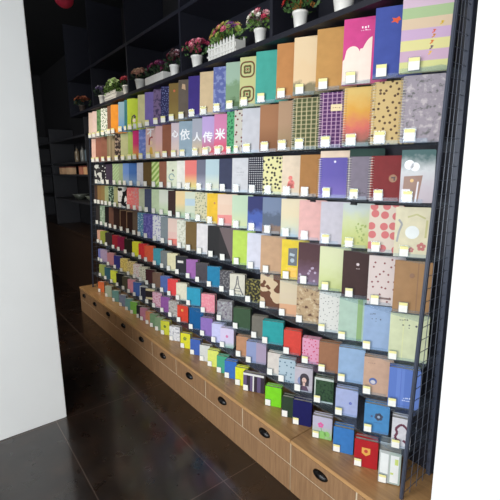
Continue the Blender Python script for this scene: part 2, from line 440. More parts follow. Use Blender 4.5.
 (6,1420,826,[
  (-4493,-4401,140,'narrow pinkish tan','plain',[(219,166,143)],{}),
  (-4395,-4244,140,'olive green','plain',[(154,161,71)],{}),
  (-4238,-4041,140,'dark charcoal','plain',[(59,50,50)],{}),
  (-4032,-3894,140,'maroon red','plain',[(158,43,54)],{}),
  (-3886,-3725,140,'wine','plain',[(139,35,71)],{}),
  (-3713,-3534,140,'blackish brown','plain',[(48,42,37)],{}),
  (-3520,-3385,140,'lemon yellow','plain',[(239,239,70)],{}),
  (-3379,-3258,140,'cherry red','plain',[(239,67,69)],{}),
  (-3252,-3098,140,'orange red','plain',[(239,106,73)],{}),
  (-3079,-2949,140,'teal blue','plain',[(82,164,181)],{}),
  (-2944,-2839,140,'medium grey','plain',[(131,136,137)],{}),
  (-2827,-2695,140,'cream','plain',[(239,230,189)],{}),
  (-2690,-2532,140,'black notebook with a small white label','plain',[(48,48,53)],{'d': 'smalllabel'}),
  (-2527,-2400,140,'orchid purple','plain',[(164,106,174)],{}),
  (-2395,-2248,140,'grey black','plain',[(78,72,78)],{}),
  (-2243,-2099,140,'cerulean','plain',[(36,129,170)],{}),
  (-2094,-1987,140,'dark grey patterned','blobs',[(80,78,84),(130,128,130)],{}),
  (-1981,-1828,140,'cream notebook with an iron tower drawing','plain',[(219,214,197)],{'d': 'tower'}),
  (-1819,-1697,140,'black notebook with yellow blossoms','blobs',[(44,42,35),(146,136,73)],{}),
  (-1684,-1528,198,'cream and dark twig photo','cow',[(216,192,158),(110,71,52),2.2],{}),
  (-1522,-1402,195,'cream notebook with a peach foot','hband',[[(219,168,132),(217,169,133),(214,198,169),(214,198,171),(215,200,171),(215,200,171)]],{}),
  (-1393,-1248,198,'beige vintage floral','blobs3',[(186,159,125),(209,190,158),(102,74,60)],{}),
  (-1240,-1125,198,'white notebook with tiny black marks','dots',[(218,216,210),(54,50,54),7,0.1],{}),
  (-1118,-989,198,'mint notebook with a green spine','plain',[(175,198,181)],{'d': 'greenspine'}),
  (-982,-862,198,'light blue notebook with tiny dark marks','plain',[(151,173,205)],{'d': 'tinymarks'}),
  (-855,-688,198,'wide pale yellow','plain',[(206,211,174)],{'d': 'tinymarks2'}),
 ]),
 (7,1400,630,[
  (-4447,-4381,133,'narrow blue violet','plain',[(118,123,187)],{}),
  (-4371,-4169,133,'mauve','plain',[(177,154,182)],{}),
  (-4163,-3983,133,'old rose','plain',[(192,130,135)],{}),
  (-3972,-3810,133,'navy','plain',[(58,58,128)],{}),
  (-3799,-3635,133,'yellow tan patterned','dots',[(239,217,127),(192,153,80),6,0.25],{}),
  (-3623,-3490,133,'buttery floral','dots',[(237,215,148),(168,135,90),6,0.25],{}),
  (-3481,-3355,133,'white and pink floral','dots',[(239,230,225),(211,122,128),6,0.2],{}),
  (-3346,-3230,133,'ivory floral','dots',[(239,236,214),(165,154,110),6,0.22],{}),
  (-3213,-3080,133,'dark maroon','plain',[(79,47,49)],{}),
  (-3074,-2934,133,'brown tan','plain',[(132,105,89)],{}),
  (-2927,-2808,133,'blue violet','plain',[(92,115,180)],{}),
  (-2801,-2671,133,'bright red','plain',[(235,75,77)],{}),
  (-2660,-2507,133,'cream','plain',[(233,226,201)],{}),
  (-2500,-2308,133,'turquoise','plain',[(52,157,188)],{}),
  (-2299,-2130,133,'rose pink','blobs',[(236,144,159),(239,168,175)],{}),
  (-2101,-1933,133,'grey lilac picture','blobs3',[(151,146,151),(179,184,184),(100,85,110)],{}),
  (-1922,-1752,133,'dark forest green','plain',[(61,86,61)],{}),
  (-1738,-1644,133,'grey brown','plain',[(118,113,103)],{}),
  (-1640,-1468,133,'vivid teal','plain',[(47,159,160)],{}),
  (-1464,-1344,133,'coral red','plain',[(213,72,62)],{}),
  (-1327,-1223,133,'pink notebook with tiny strawberries','dots',[(220,156,183),(199,69,101),5,0.18],{}),
  (-1215,-1110,150,'saddle brown','plain',[(154,108,80)],{}),
  (-1094,-964,165,'powder blue','plain',[(148,175,207)],{}),
  (-955,-840,170,'pinkish tan notebook with a blue emblem','plain',[(196,161,138)],{'d': 'blueemblem'}),
  (-831,-689,170,'cornflower blue','stripe',[(107,134,202),(96,123,192),2,0],{'d': 'whitescript'}),
 ]),
 (8,1378,470,[
  (-4385,-4226,130,'olive green','plain',[(166,177,97)],{}),
  (-4217,-4047,130,'dark teal','plain',[(59,100,113)],{}),
  (-4038,-3889,130,'yellow-green','plain',[(231,238,84)],{}),
  (-3878,-3725,130,'black','plain',[(41,41,41)],{}),
  (-3720,-3595,130,'dark khaki grey','plain',[(93,88,71)],{}),
  (-3583,-3460,130,'pink','plain',[(239,159,176)],{}),
  (-3453,-3319,130,'denim blue','plain',[(81,114,186)],{}),
  (-3308,-3192,130,'navy black notebook with a white edge','plain',[(56,56,74)],{'d': 'whiteedge'}),
  (-3182,-3053,130,'black notebook with cream bands','hband',[[(61,50,50),(61,50,50),(223,207,163),(55,47,47),(55,47,47),(55,47,47),(223,207,163)]],{}),
  (-3047,-2903,130,'blush pink','blobs',[(234,192,207),(215,140,162)],{}),
  (-2896,-2764,130,'purple','plain',[(152,93,163)],{}),
  (-2757,-2633,130,'grey floral','blobs3',[(177,172,166),(206,201,196),(117,112,112)],{}),
  (-2617,-2457,130,'orange red notebook with a gold badge','plain',[(217,69,49)],{'d': 'goldbadge'}),
  (-2436,-2285,160,'deep petrol blue','plain',[(16,90,147)],{}),
  (-2281,-2152,130,'violet','plain',[(145,114,185)],{}),
  (-2140,-2051,130,'pale lavender','plain',[(203,203,238)],{}),
  (-2039,-1891,130,'lilac white notebook with a pink flower','grad4',[[(169,204,179),(214,204,231),(217,206,233),(217,206,233)]],{'d': 'pinkdot'}),
  (-1865,-1768,130,'tan brown','plain',[(189,139,105)],{}),
  (-1764,-1582,130,'blue-lilac','hband2',[(145,155,194),(172,155,179)],{}),
  (-1571,-1488,130,'bone white','plain',[(217,207,198)],{}),
  (-1478,-1359,130,'pale aqua notebook with small figures','dots',[(177,195,205),(84,113,132),3.5,0.16],{}),
  (-1355,-1232,130,'white notebook with a portrait of a dark-haired woman','plain',[(192,184,193)],{'d': 'portrait'}),
  (-1219,-1099,130,'dark green photo notebook with a white border','blobs',[(55,81,56),(36,56,41)],{'d': 'frame'}),
  (-1085,-962,130,'lavender blue','plain',[(166,175,212)],{'d': 'bluemark'}),
  (-925,-804,130,'mid-blue notebook with a dark round emblem','plain',[(78,137,187)],{'d': 'darkemblem'}),
  (-790,-666,130,'white notebook with a dark red ribbon drawing','plain',[(208,206,211)],{'d': 'ribbon'}),
 ]),
 (9,1353,293,[
  (-4387,-4195,115,'terracotta','plain',[(223,114,68)],{}),
  (-4164,-3966,115,'grey green','plain',[(175,187,164)],{}),
  (-3958,-3774,115,'greyish teal','plain',[(117,162,157)],{}),
  (-3767,-3621,115,'grey blue','plain',[(139,150,178)],{}),
  (-3613,-3497,115,'sea green','plain',[(119,169,169)],{}),
  (-3492,-3354,115,'leaf green','plain',[(136,198,92)],{}),
  (-3348,-3277,115,'narrow black','plain',[(56,56,58)],{}),
  (-3271,-3162,115,'mauve pink','plain',[(200,134,156)],{}),
  (-3155,-3075,115,'orange tan','plain',[(209,142,104)],{}),
  (-3069,-2974,115,'moss grey','plain',[(122,154,116)],{}),
  (-2969,-2873,115,'sage','plain',[(135,159,124)],{}),
  (-2864,-2720,115,'chartreuse notebook with a green badge','plain',[(210,211,67)],{'d': 'badge'}),
  (-2713,-2543,115,'light grey patterned','blobs3',[(219,219,221),(237,237,237),(138,138,148)],{}),
  (-2536,-2403,115,'yellow notebook with a green star','plain',[(226,221,55)],{'d': 'star'}),
  (-2393,-2269,115,'cobalt blue','plain',[(68,100,178)],{}),
  (-2263,-2166,115,'pearl white','plain',[(216,216,212)],{}),
  (-2161,-2056,115,'lemon','plain',[(224,229,113)],{}),
  (-2050,-1964,115,'emerald teal','plain',[(76,167,132)],{}),
  (-1960,-1853,115,'azure blue','plain',[(61,111,190)],{}),
  (-1846,-1769,115,'yellow lime','plain',[(223,228,51)],{}),
  (-1765,-1570,115,'black and violet notebook set with a white strap','stripe',[(58,48,60),(102,87,121),3,0],{'d': 'strap'}),
  (-1561,-1429,115,'neon green','plain',[(126,212,40)],{}),
  (-1424,-1345,115,'dark bottle green','plain',[(48,64,48)],{}),
  (-1340,-1210,135,'dark navy','plain',[(27,27,85)],{}),
  (-1201,-1079,115,'pale lilac notebook with a pink flower and green foot','grad4',[[(138,184,101),(180,189,171),(187,183,201),(187,183,201)]],{'d': 'pinkflower'}),
  (-1070,-956,125,'bright blue','plain',[(60,120,185)],{}),
  (-950,-831,130,'red notebook with a gold shield','plain',[(174,35,41)],{'d': 'shield'}),
  (-824,-727,145,'pale grey-green boxed','hsplit',[(180,184,182),(166,180,171)],{'d': 'boxlabels'}),
 ]),
]

T_ROW = {1: .013, 2: .013, 3: .013, 4: .012, 5: .012, 6: .028, 7: .030, 8: .032, 9: .034}
ROWNAME = ['', 'top row', 'second row', 'third row', 'fourth row', 'fifth row', 'sixth row', 'seventh row', 'eighth row', 'bottom row']
ORD = ['', 'first', 'second', 'third', 'fourth', 'fifth', 'sixth', 'seventh', 'eighth', 'ninth', 'tenth', 'eleventh', 'twelfth', 'thirteenth', 'fourteenth', 'fifteenth', 'sixteenth']

# ------------------------------------------------------------------ display rack
XL, XR = -4.62, -.712
rack = empty('display_rack', (XR, 1.34, ZC), 'black steel notebook display rack with clear acrylic ledges on the oak cabinets', 'rack')
RO = Vector((XR, 1.34, ZC))
def rk(name, bm, m, **k):
    bmesh.ops.translate(bm, verts=bm.verts, vec=-RO); return mobj(name, bm, m, rack, **k)
bm = bmesh.new(); box(bm, XL, XR + .13, 1.580, 1.595, ZC, 2.232); rk('back_panel', bm, M_navy)
LEAN = .115
for x, y0 in ((XR, 1.338), (XL, 1.36)):
    bm = bmesh.new(); box(bm, x - .004, x + .010, y0, y0 + .016, ZC, 2.232)
    for v in bm.verts:
        if v.co.z > 1: v.co.y += LEAN
    bmesh.ops.bevel(bm, geom=[e for e in bm.edges], offset=.003, segments=2, affect='EDGES'); rk('post', bm, M_post)
    bm = bmesh.new(); box(bm, x - .006, x + .012, 1.556, 1.579, ZC, 2.232); rk('post', bm, M_post)
    bm = bmesh.new()
    z = ZC + .02
    while z < 2.22: tube(bm, (x + .003, y0 + .015 + LEAN * (z - ZC) / 1.939, z), (x + .003, 1.560, z), .0015, 5); z += .05
    for k in range(1, 4): tube(bm, (x + .006, y0 + .015 + (1.540 - y0) * k / 4, ZC), (x + .006, y0 + .015 + LEAN + (1.540 - y0 - LEAN) * k / 4, 2.23), .0015, 5)
    rk('grid_panel', bm, M_wire)
YAW = math.radians(30)
ledges = {}
for r, d, z, ent in ROWS:
    if r == 9: continue
    d, z = d / 1000, z / 1000
    lg = empty('acrylic_ledge', (XL + .016, d, z), f'long clear acrylic ledge carrying the notebooks of the {["", "top", "second", "third", "fourth", "fifth", "sixth", "seventh", "eighth"][r]} row', 'ledge', 'clear acrylic ledges of the notebook rack')
    bm = bmesh.new(); box(bm, 0, XR - .010 - XL - .016, -.016, 1.579 - d, -.005, -.001)
    mobj('board', bm, M_acr, lg)
    ledges[r] = lg

# ------------------------------------------------------------------ notebooks
def outline(x0, x1, z0, z1, c, left=False):
    p = []
    def arc(cx, cz, a0):
        for k in range(4): t = a0 + k / 3 * PI / 2; p.append((cx + c * math.cos(t), cz + c * math.sin(t)))
    if left: arc(x0 + c, z0 + c, PI)
    else: p.append((x0, z0))
    arc(x1 - c, z0 + c, 1.5 * PI); arc(x1 - c, z1 - c, 0)
    if left: arc(x0 + c, z1 - c, PI / 2)
    else: p.append((x0, z1))
    return p
def uvmap(o, w, h):
    me = o.data; ul = me.uv_layers.new(name='UVMap')
    for lp in me.loops:
        co = me.vertices[lp.vertex_index].co
        ul.data[lp.index].uv = (co.x / w, co.z / h)
def circle(u, v, r, asp, n=16, ru=None):
    return [(u + (ru or r) * math.cos(2 * PI * i / n), v + r / asp * math.sin(2 * PI * i / n)) for i in range(n)]
def strip(pts, wd, asp):
    """thick polyline as quads in (u,v)"""
    out = []
    for (a, b), (c, d) in zip(pts, pts[1:]):
        dx, dy = c - a, (d - b) * asp; L = math.hypot(dx, dy) or 1
        nx, ny = -dy / L * wd / 2, dx / L * wd / 2 / asp
        out.append([(a - nx, b - ny), (c - nx, d - ny), (c + nx, d + ny), (a + nx, b + ny)])
    return out
def decal(cov, w, h, name, col, polys, lift=.0005, label=None):
    bm = bmesh.new()
    for p in polys:
        ar = sum(p[i][0] * p[(i + 1) % len(p)][1] - p[(i + 1) % len(p)][0] * p[i][1] for i in range(len(p)))
        if ar < 0: p = p[::-1]
        q = [(min(.995, max(.005, u)) * w, min(.995, max(.005, v)) * h) for u, v in p]
        try: prism(bm, q, -lift, -.00005)
        except ValueError: pass
    o = mobj(name, bm, plain('print and reflection ink', col, .5, .2, var=.03), cov)
    if label: o['label'] = label
    return o
def reflected_glyph(cov, w, h, ch, col, u, v, size):  # white characters painted on the cover as the reflection of a lit sign
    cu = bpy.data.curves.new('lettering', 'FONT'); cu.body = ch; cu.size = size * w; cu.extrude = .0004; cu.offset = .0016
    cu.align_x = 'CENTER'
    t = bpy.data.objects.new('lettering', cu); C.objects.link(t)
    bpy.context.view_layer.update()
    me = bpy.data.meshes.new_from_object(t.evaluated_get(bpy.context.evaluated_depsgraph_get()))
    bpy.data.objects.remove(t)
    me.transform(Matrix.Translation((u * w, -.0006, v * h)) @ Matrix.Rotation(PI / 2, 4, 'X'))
    me.materials.clear(); me.materials.append(plain('print and reflection ink', col, .5, .2, var=.03))
    o = bpy.data.objects.new('lettering', me); C.objects.link(o); o.parent = cov; o['label'] = 'painted reflection of lit sign letters'

def dashes(u0, v0, n, step, wd, ht, seed):
    rr = random.Random(seed); P = []
    for i in range(n):
        u = u0 + i * step; ww = wd * rr.uniform(.6, 1.2); hh = ht * rr.uniform(.6, 1.3); v = v0 + rr.uniform(-.3, .3) * ht
        P.append([(u, v), (u + ww, v), (u + ww, v + hh), (u, v + hh)])
    return P
def flower(u, v, r, asp, n=5):
    P = []
    for i in range(n):
        a = 2 * PI * i / n + .3
        P.append(circle(u + r * .6 * math.cos(a), v + r * .6 / asp * math.sin(a), r * .45, asp, 8))
    return P

def extras(code, cov, w, h):
    a = h / w
    D = lambda name, col, polys, lift=.0005, label=None: decal(cov, w, h, name, col, polys, lift, label)
    if code == 'girl':
        D('figure_print', (232, 215, 200), [circle(.72, .3, .16, a)], .0004)
        D('figure_print', (45, 32, 38), strip([(.5, .18), (.45, .3), (.5, .4), (.62, .46), (.8, .47)], .1, a) + [circle(.78, .41, .12, a)], .0006)
        D('figure_print', (200, 205, 210), [[(.55, .03), (.95, .03), (.9, .2), (.6, .2)]])
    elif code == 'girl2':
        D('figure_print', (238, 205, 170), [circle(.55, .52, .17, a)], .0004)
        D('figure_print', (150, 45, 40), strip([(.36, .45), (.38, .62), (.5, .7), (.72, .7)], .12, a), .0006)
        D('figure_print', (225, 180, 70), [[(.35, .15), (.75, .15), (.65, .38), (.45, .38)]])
        reflected_glyph(cov, w, h, '不', (250, 250, 252), .5, .74, .75)
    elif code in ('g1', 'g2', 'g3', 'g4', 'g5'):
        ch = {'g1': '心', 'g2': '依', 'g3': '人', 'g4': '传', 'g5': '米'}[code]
        reflected_glyph(cov, w, h, ch, (252, 252, 255), .5, {'g1': .6, 'g2': .5, 'g3': .42, 'g4': .36, 'g5': .4}[code], .85)
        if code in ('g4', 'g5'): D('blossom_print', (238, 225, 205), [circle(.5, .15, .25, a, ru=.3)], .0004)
    elif code == 'flower': D('flower_print', (215, 110, 70), flower(.6, .8, .12, a))
    elif code == 'patch': D('patch_print', (200, 165, 130), [[(.35, .78), (.75, .74), (.7, .88), (.4, .9)]])
    elif code == 'hills':
        L = [(.004, .004), (.996, .004), (.996, .70)]
        for i in range(9): t = i / 8; L.append((.99 - .30 * t, .70 - .02 * t - .14 * t * t))
        L += [(.60, .535)]
        for i in range(9): t = PI * .05 + i / 8 * PI * .95; L.append((.34 + .24 * math.cos(t), .48 + .105 * math.sin(t)))
        L += [(.06, .40), (.004, .37)]
        D('hill_print', (248, 226, 212), [L], .0004, 'white hill print')
        D('lettering', (252, 240, 246), dashes(.62, .84, 3, .1, .06, .03, 3) + dashes(.6, .80, 5, .07, .04, .012, 4))
    elif code == 'leaf':
        P = []
        for k in range(9):
            t = PI * .35 + k / 8 * 2 * PI * .82; r = .24 if k % 2 == 0 else .11
            P.append((.82 + r * math.cos(t), .80 + r * .62 / a * math.sin(t)))
        D('leaf_print', (222, 84, 48), [P], label='orange maple leaf print')
    elif code == 'letters':
        cols = [(225, 190, 40), (225, 110, 90), (215, 150, 60), (225, 120, 60), (110, 80, 110), (235, 190, 90)]
        pos = [(.74, .60), (.60, .50), (.60, .44), (.57, .36), (.57, .29), (.55, .22)]
        for c, (u, v) in zip(cols, pos):
            D('lettering', c, strip([(u, v), (u + .05, v + .02), (u + .02, v + .04), (u + .07, v + .035)], .022, a))
    elif code == 'label':
        D('cover_label', (235, 215, 170), [[(.5, .66), (.99, .66), (.99, .78), (.5, .78)]], label='cream label')
        D('lettering', (150, 110, 90), dashes(.58, .71, 4, .09, .05, .012, 5), .0008)
    elif code == 'wreath':
        D('wreath_print', (110, 150, 160), strip([(.5 + .26 * math.cos(t * PI / 8), .42 + .26 / a * math.sin(t * PI / 8)) for t in range(15)], .07, a))
        D('bird_print', (70, 50, 45), [circle(.62, .66, .08, a)])
    elif code == 'script': D('lettering', (150, 150, 160), dashes(.3, .58, 5, .1, .06, .02, 8) + dashes(.35, .5, 4, .1, .05, .02, 9) + dashes(.3, .7, 3, .12, .06, .015, 10))
    elif code == 'redfig':
        D('figure_print', (222, 105, 92), [circle(.55, .3, .2, a), circle(.5, .44, .12, a), [(.3, .18), (.75, .18), (.7, .3), (.35, .3)]])
        D('figure_print', (190, 70, 65), [circle(.6, .36, .06, a)], .0008)
    elif code == 'marks':
        D('moon_print', (225, 222, 240), [circle(.55, .9, .04, a)]); D('lettering', (215, 210, 235), dashes(.18, .25, 4, .06, .035, .02, 11) + dashes(.2, .19, 3, .07, .04, .015, 12))
    elif code == 'lowmarks': D('lettering', (58, 50, 60), dashes(.35, .13, 6, .1, .07, .045, 13))
    elif code == 'goldemblem':
        D('emblem', (150, 98, 60), [circle(.78, .50, .14, a)], .0004, 'bronze emblem'); D('emblem', (70, 40, 36), [[(.72, .5), (.86, .5), (.86, .54), (.72, .53)], [(.8, .45), (.85, .45), (.85, .5), (.8, .5)]], .0008)
    elif code == 'house':
        D('house_print', (150, 115, 100), [[(.12, .02), (.8, .02), (.95, .52), (.15, .5)]], .0004)
        D('house_print', (225, 185, 120), [circle(.5, .42, .08, a)], .0006)
        D('house_print', (232, 226, 232), [[(.08, .02), (.45, .02), (.45, .26), (.08, .26)], [(.66, .02), (.74, .02), (.8, .4), (.74, .4)]], .0006)
        D('cloud_print', (245, 246, 250), [circle(.35, .72, .22, a), circle(.6, .68, .2, a)], .0006)
    elif code == 'spot': D('blossom_print', (180, 90, 30), [circle(.75, .68, .08, a)])
    elif code == 'meadow':
        rr = random.Random(3); D('grass_print', (150, 170, 80), [circle(.75 + rr.uniform(-.2, .2), rr.uniform(.1, .55), rr.uniform(.02, .05), a, 7) for _ in range(22)])
    elif code == 'flowers':
        D('flower_print', (190, 110, 105), flower(.78, .22, .13, a) + flower(.5, .15, .08, a), label='red flower print')
        D('flower_print', (150, 150, 150), strip([(.08, .3), (.12, .5), (.2, .66), (.1, .75)], .06, a))
        D('leaf_print', (190, 185, 130), strip([(.35, .8), (.6, .86), (.85, .78)], .05, a) + strip([(.9, .75), (.88, .4)], .06, a))
        D('panel_print', (222, 226, 224), [circle(.5, .5, .2, a)], .0004)
    elif code == 'border':
        D('tan_border', (140, 110, 82), [[(.02, .93), (.98, .93), (.98, .98), (.02, .98)], [(.02, .05), (.08, .05), (.08, .93), (.02, .93)]], label='tan border')
    elif code == 'photo':
        D('photo_print', (70, 78, 88), [[(.42, .35), (.98, .35), (.98, .8), (.42, .78)]], .0004, 'dark photograph')
        D('photo_print', (165, 180, 190), [circle(.68, .48, .13, a), [(.5, .6), (.8, .58), (.82, .64), (.52, .67)]], .0007)
        D('photo_print', (245, 190, 40), [[(.4, .03), (.98, .03), (.98, .3), (.4, .3)]], .0006)
    elif code == 'lilacs':
        rr = random.Random(5); D('flower_print', (185, 165, 190), sum([flower(rr.uniform(.1, .9), rr.uniform(.05, .42), .06, a) for _ in range(9)], []))
    elif code == 'whiteemblem': D('emblem', (225, 205, 205), flower(.6, .72, .06, a) + dashes(.54, .62, 3, .05, .03, .01, 20), label='white emblem')
    elif code == 'bandfoot': D('dark_band', (110, 85, 80), [[(.25, .13), (.99, .12), (.99, .16), (.25, .17)]])
    elif code == 'spine':
        D('fold_line', (140, 104, 70), [[(.62, .01), (.65, .01), (.65, .99), (.62, .99)]]); D('stamp_print', (135, 95, 62), [circle(.48, .72, .07, a)])
    elif code == 'smalllabel': D('cover_label', (225, 222, 215), [[(.2, .62), (.75, .62), (.75, .75), (.2, .75)]], label='small white label')
    elif code == 'tower':
        G = (120, 118, 118)
        D('tower_print', G, strip([(.2, .12), (.42, .5), (.5, .92)], .07, a) + strip([(.85, .12), (.6, .5), (.52, .92)], .07, a) + [[(.34, .34), (.7, .34), (.7, .38), (.34, .38)], [(.42, .54), (.6, .54), (.6, .57), (.42, .57)], [(.28, .22), (.76, .22), (.76, .25), (.28, .25)]])
        D('lettering', (95, 90, 92), dashes(.1, .06, 7, .12, .08, .06, 21))
    elif code == 'greenspine': D('green_spine', (140, 172, 112), [[(.78, .005), (.99, .005), (.99, .995), (.78, .995)]], label='green edge')
    elif code in ('tinymarks', 'tinymarks2'):
        v = .8 if code == 'tinymarks' else .86
        D('lettering', (70, 72, 84), dashes(.24, v, 4, .06, .045, .018, 30) + [circle(.34, v - .1, .022, a, 6), circle(.5, v - .09, .022, a, 6), circle(.68, v - .1, .03, a, 6), circle(.5, v - .15, .016, a, 6)])
        if code == 'tinymarks2': D('fold_line', (212, 216, 165), [[(.34, .01), (.37, .01), (.37, .99), (.34, .99)], [(.72, .01), (.74, .01), (.74, .99), (.72, .99)]], .0004)
    elif code == 'blueemblem':
        D('emblem', (75, 100, 160), [circle(.42, .36, .16, a, ru=.17)], .0004, 'blue oval emblem'); D('emblem', (205, 200, 205), [circle(.42, .34, .09, a, ru=.11)], .0008)
        D('lettering', (140, 110, 100), dashes(.18, .84, 4, .08, .05, .015, 31))
    elif code == 'whitescript':
        D('lettering', (215, 225, 245), dashes(.5, .24, 5, .06, .04, .03, 32) + dashes(.46, .18, 6, .06, .045, .02, 33)); D('fold_line', (85, 112, 190), [[(.38, .01), (.4, .01), (.4, .99), (.38, .99)], [(.8, .01), (.82, .01), (.82, .99), (.8, .99)]], .0004)
    elif code == 'whiteedge': D('white_edge', (215, 215, 215), [[(.01, .9), (.98, .9), (.98, .98), (.01, .98)], [(.01, .1), (.1, .1), (.1, .9), (.01, .9)]])
    elif code == 'goldbadge': D('emblem', (232, 170, 80), flower(.48, .72, .12, a), label='gold badge')
    elif code == 'pinkdot': D('flower_print', (222, 110, 165), flower(.5, .58, .1, a), label='pink flower'); 
    elif code == 'portrait':
        D('portrait_print', (130, 140, 180), [circle(.5, .44, .3, a, ru=.34)], .0003)
        D('portrait_print', (52, 40, 52), [circle(.55, .58, .26, a, ru=.25), [(.33, .25), (.8, .25), (.82, .58), (.3, .58)]], .0005, 'dark hair')
        D('portrait_print', (222, 185, 172), [circle(.54, .48, .15, a, ru=.13), [(.47, .24), (.6, .24), (.6, .4), (.47, .4)]], .0007, 'pale face')
        D('portrait_print', (120, 60, 70), [circle(.54, .4, .03, a, 8, ru=.04), circle(.49, .51, .015, a, 6), circle(.59, .51, .015, a, 6)], .0009)
        D('portrait_print', (90, 60, 85), [[(.28, .04), (.82, .04), (.68, .24), (.4, .24)]], .0006)
    elif code == 'frame':
        D('white_border', (196, 205, 195), [[(.01, .9), (.99, .9), (.99, .99), (.01, .99)], [(.01, .01), (.99, .01), (.99, .07), (.01, .07)], [(.01, .07), (.07, .07), (.07, .9), (.01, .9)]], label='white border')
    elif code == 'bluemark': D('emblem', (90, 100, 180), flower(.68, .5, .07, a)); D('emblem', (150, 165, 220), dashes(.3, .45, 3, .12, .05, .02, 40))
    elif code == 'darkemblem':
        D('emblem', (62, 70, 92), flower(.58, .58, .17, a, 6), .0004, 'dark round emblem'); D('emblem', (140, 160, 185), [circle(.58, .58, .06, a)], .0008); D('emblem', (70, 90, 130), [circle(.3, .56, .05, a, 8)] + dashes(.4, .36, 5, .07, .05, .014, 41))
    elif code == 'ribbon':
        Rr = (104, 50, 72)
        pts = [(.36, .2), (.18, .35), (.3, .5), (.2, .62), (.38, .76), (.55, .8), (.72, .72), (.86, .62), (.8, .45), (.92, .34), (.8, .2), (.62, .28)]
        D('ribbon_print', Rr, strip(pts, .13, a), label='dark red ribbon drawing'); D('ribbon_print', (190, 110, 125), [circle(.38, .24, .1, a)], .0008)
    elif code == 'badge': D('emblem', (90, 120, 50), flower(.5, .6, .16, a), label='green badge')
    elif code == 'star': D('emblem', (120, 140, 40), flower(.5, .64, .2, a, 5), label='green star')
    elif code == 'strap':
        D('white_strap', (228, 226, 222), [[(.01, .86), (.99, .86), (.99, .97), (.01, .97)], [(.46, .01), (.52, .01), (.52, .86), (.46, .86)]], .002, 'white strap')
    elif code == 'pinkflower':
        D('flower_print', (222, 95, 160), flower(.42, .62, .15, a), label='pink flower'); D('leaf_print', (140, 195, 105), [circle(.5, .2, .2, a), circle(.75, .25, .15, a)], .0004); D('stem_print', (120, 170, 110), strip([(.44, .5), (.48, .3)], .04, a))
    elif code == 'boxlabels':
        D('box_panel', (232, 234, 232), [[(.06, .30), (.44, .28), (.44, .9), (.06, .92)], [(.54, .05), (.93, .05), (.93, .9), (.54, .9)]], .0004)
        D('box_panel', (200, 214, 120), [[(.56, .3), (.7, .3), (.7, .36), (.56, .36)], [(.74, .62), (.9, .62), (.9, .8), (.74, .8)]], .0008)
    elif code == 'shield':
        D('emblem', (225, 165, 75), [[(.32, .72), (.68, .72), (.68, .52), (.5, .42), (.32, .52)]], .0004, 'gold shield'); D('emblem', (190, 60, 50), [circle(.5, .6, .08, a)], .0008)

def notebook(x0, d, z, w, h, t, lean, mat, look, spiral, label, group, back_gap=0., code=None, wv=None, uvw=None):
    root = empty('notebook', (x0 - back_gap * math.sin(YAW), d + back_gap * math.cos(YAW), z + .0005 + (t + back_gap) * math.sin(lean)), label, 'notebook', group, (-lean, 0, YAW))
    bm = bmesh.new(); bt = .0016; c = min(.006, w * .06)
    ol = outline(0, w, 0, h, c, spiral)
    prism(bm, ol, 0, bt); prism(bm, ol, t - bt, t)
    if not spiral: box(bm, 0, .0018, bt, t - bt, 0, h)
    cov = mobj('cover', bm, mat, root); uvmap(cov, uvw or w, h)
    bm = bmesh.new()
    xa = .0022 if not spiral else .004
    box(bm, xa, w - .003, bt + .0002, t - bt - .0002, .002, h - .0025)
    mobj('pages', bm, M_paper, root)
    if spiral:
        bm = bmesh.new(); n = int(h / .0105); r = t / 2 + .0045
        for i in range(n):
            zz = .008 + i * (h - .016) / (n - 1); K = 10
            P = [Vector((.003 + r * math.cos(2 * PI * k / K), t / 2 + r * math.sin(2 * PI * k / K), zz)) for k in range(K)]
            for k in range(K): tube(bm, P[k], P[(k + 1) % K], .0012, 4)
        mobj('spiral_binding', bm, M_silver, root)
    if code: extras(code, cov, w if code in ('frame', 'strap', 'border', 'whiteedge') else (wv or w), h)
    return root

_tag = {}
def price_tag(x, y, z, w, h, label, band):
    k = (w, h, band)
    if k not in _tag:
        bm = bmesh.new(); prism(bm, outline(0, w, 0, h, .003, True), 0, .0022)
        root = mobj('price_tag', bm, M_acr)
        bm = bmesh.new()
        box(bm, .003, w - .003, -.0006, -.0001, .003, h * .68); box(bm, .003, w - .003, -.0006, -.0001, h * .68, h - .003, 1)
        cd = mobj('card', bm, [M_card, M_yel if band else M_card], root)
        _tag[k] = (root.data, cd.data); src = (root, cd)
    else:
        a, b_ = _tag[k]
        root = bpy.data.objects.new('price_tag', a); C.objects.link(root)
        cd = bpy.data.objects.new('card', b_); C.objects.link(cd); cd.parent = root
    root.location = (x, y, z)
    setp(root, label, 'price tag', 'price tags along the acrylic ledges')
    return root

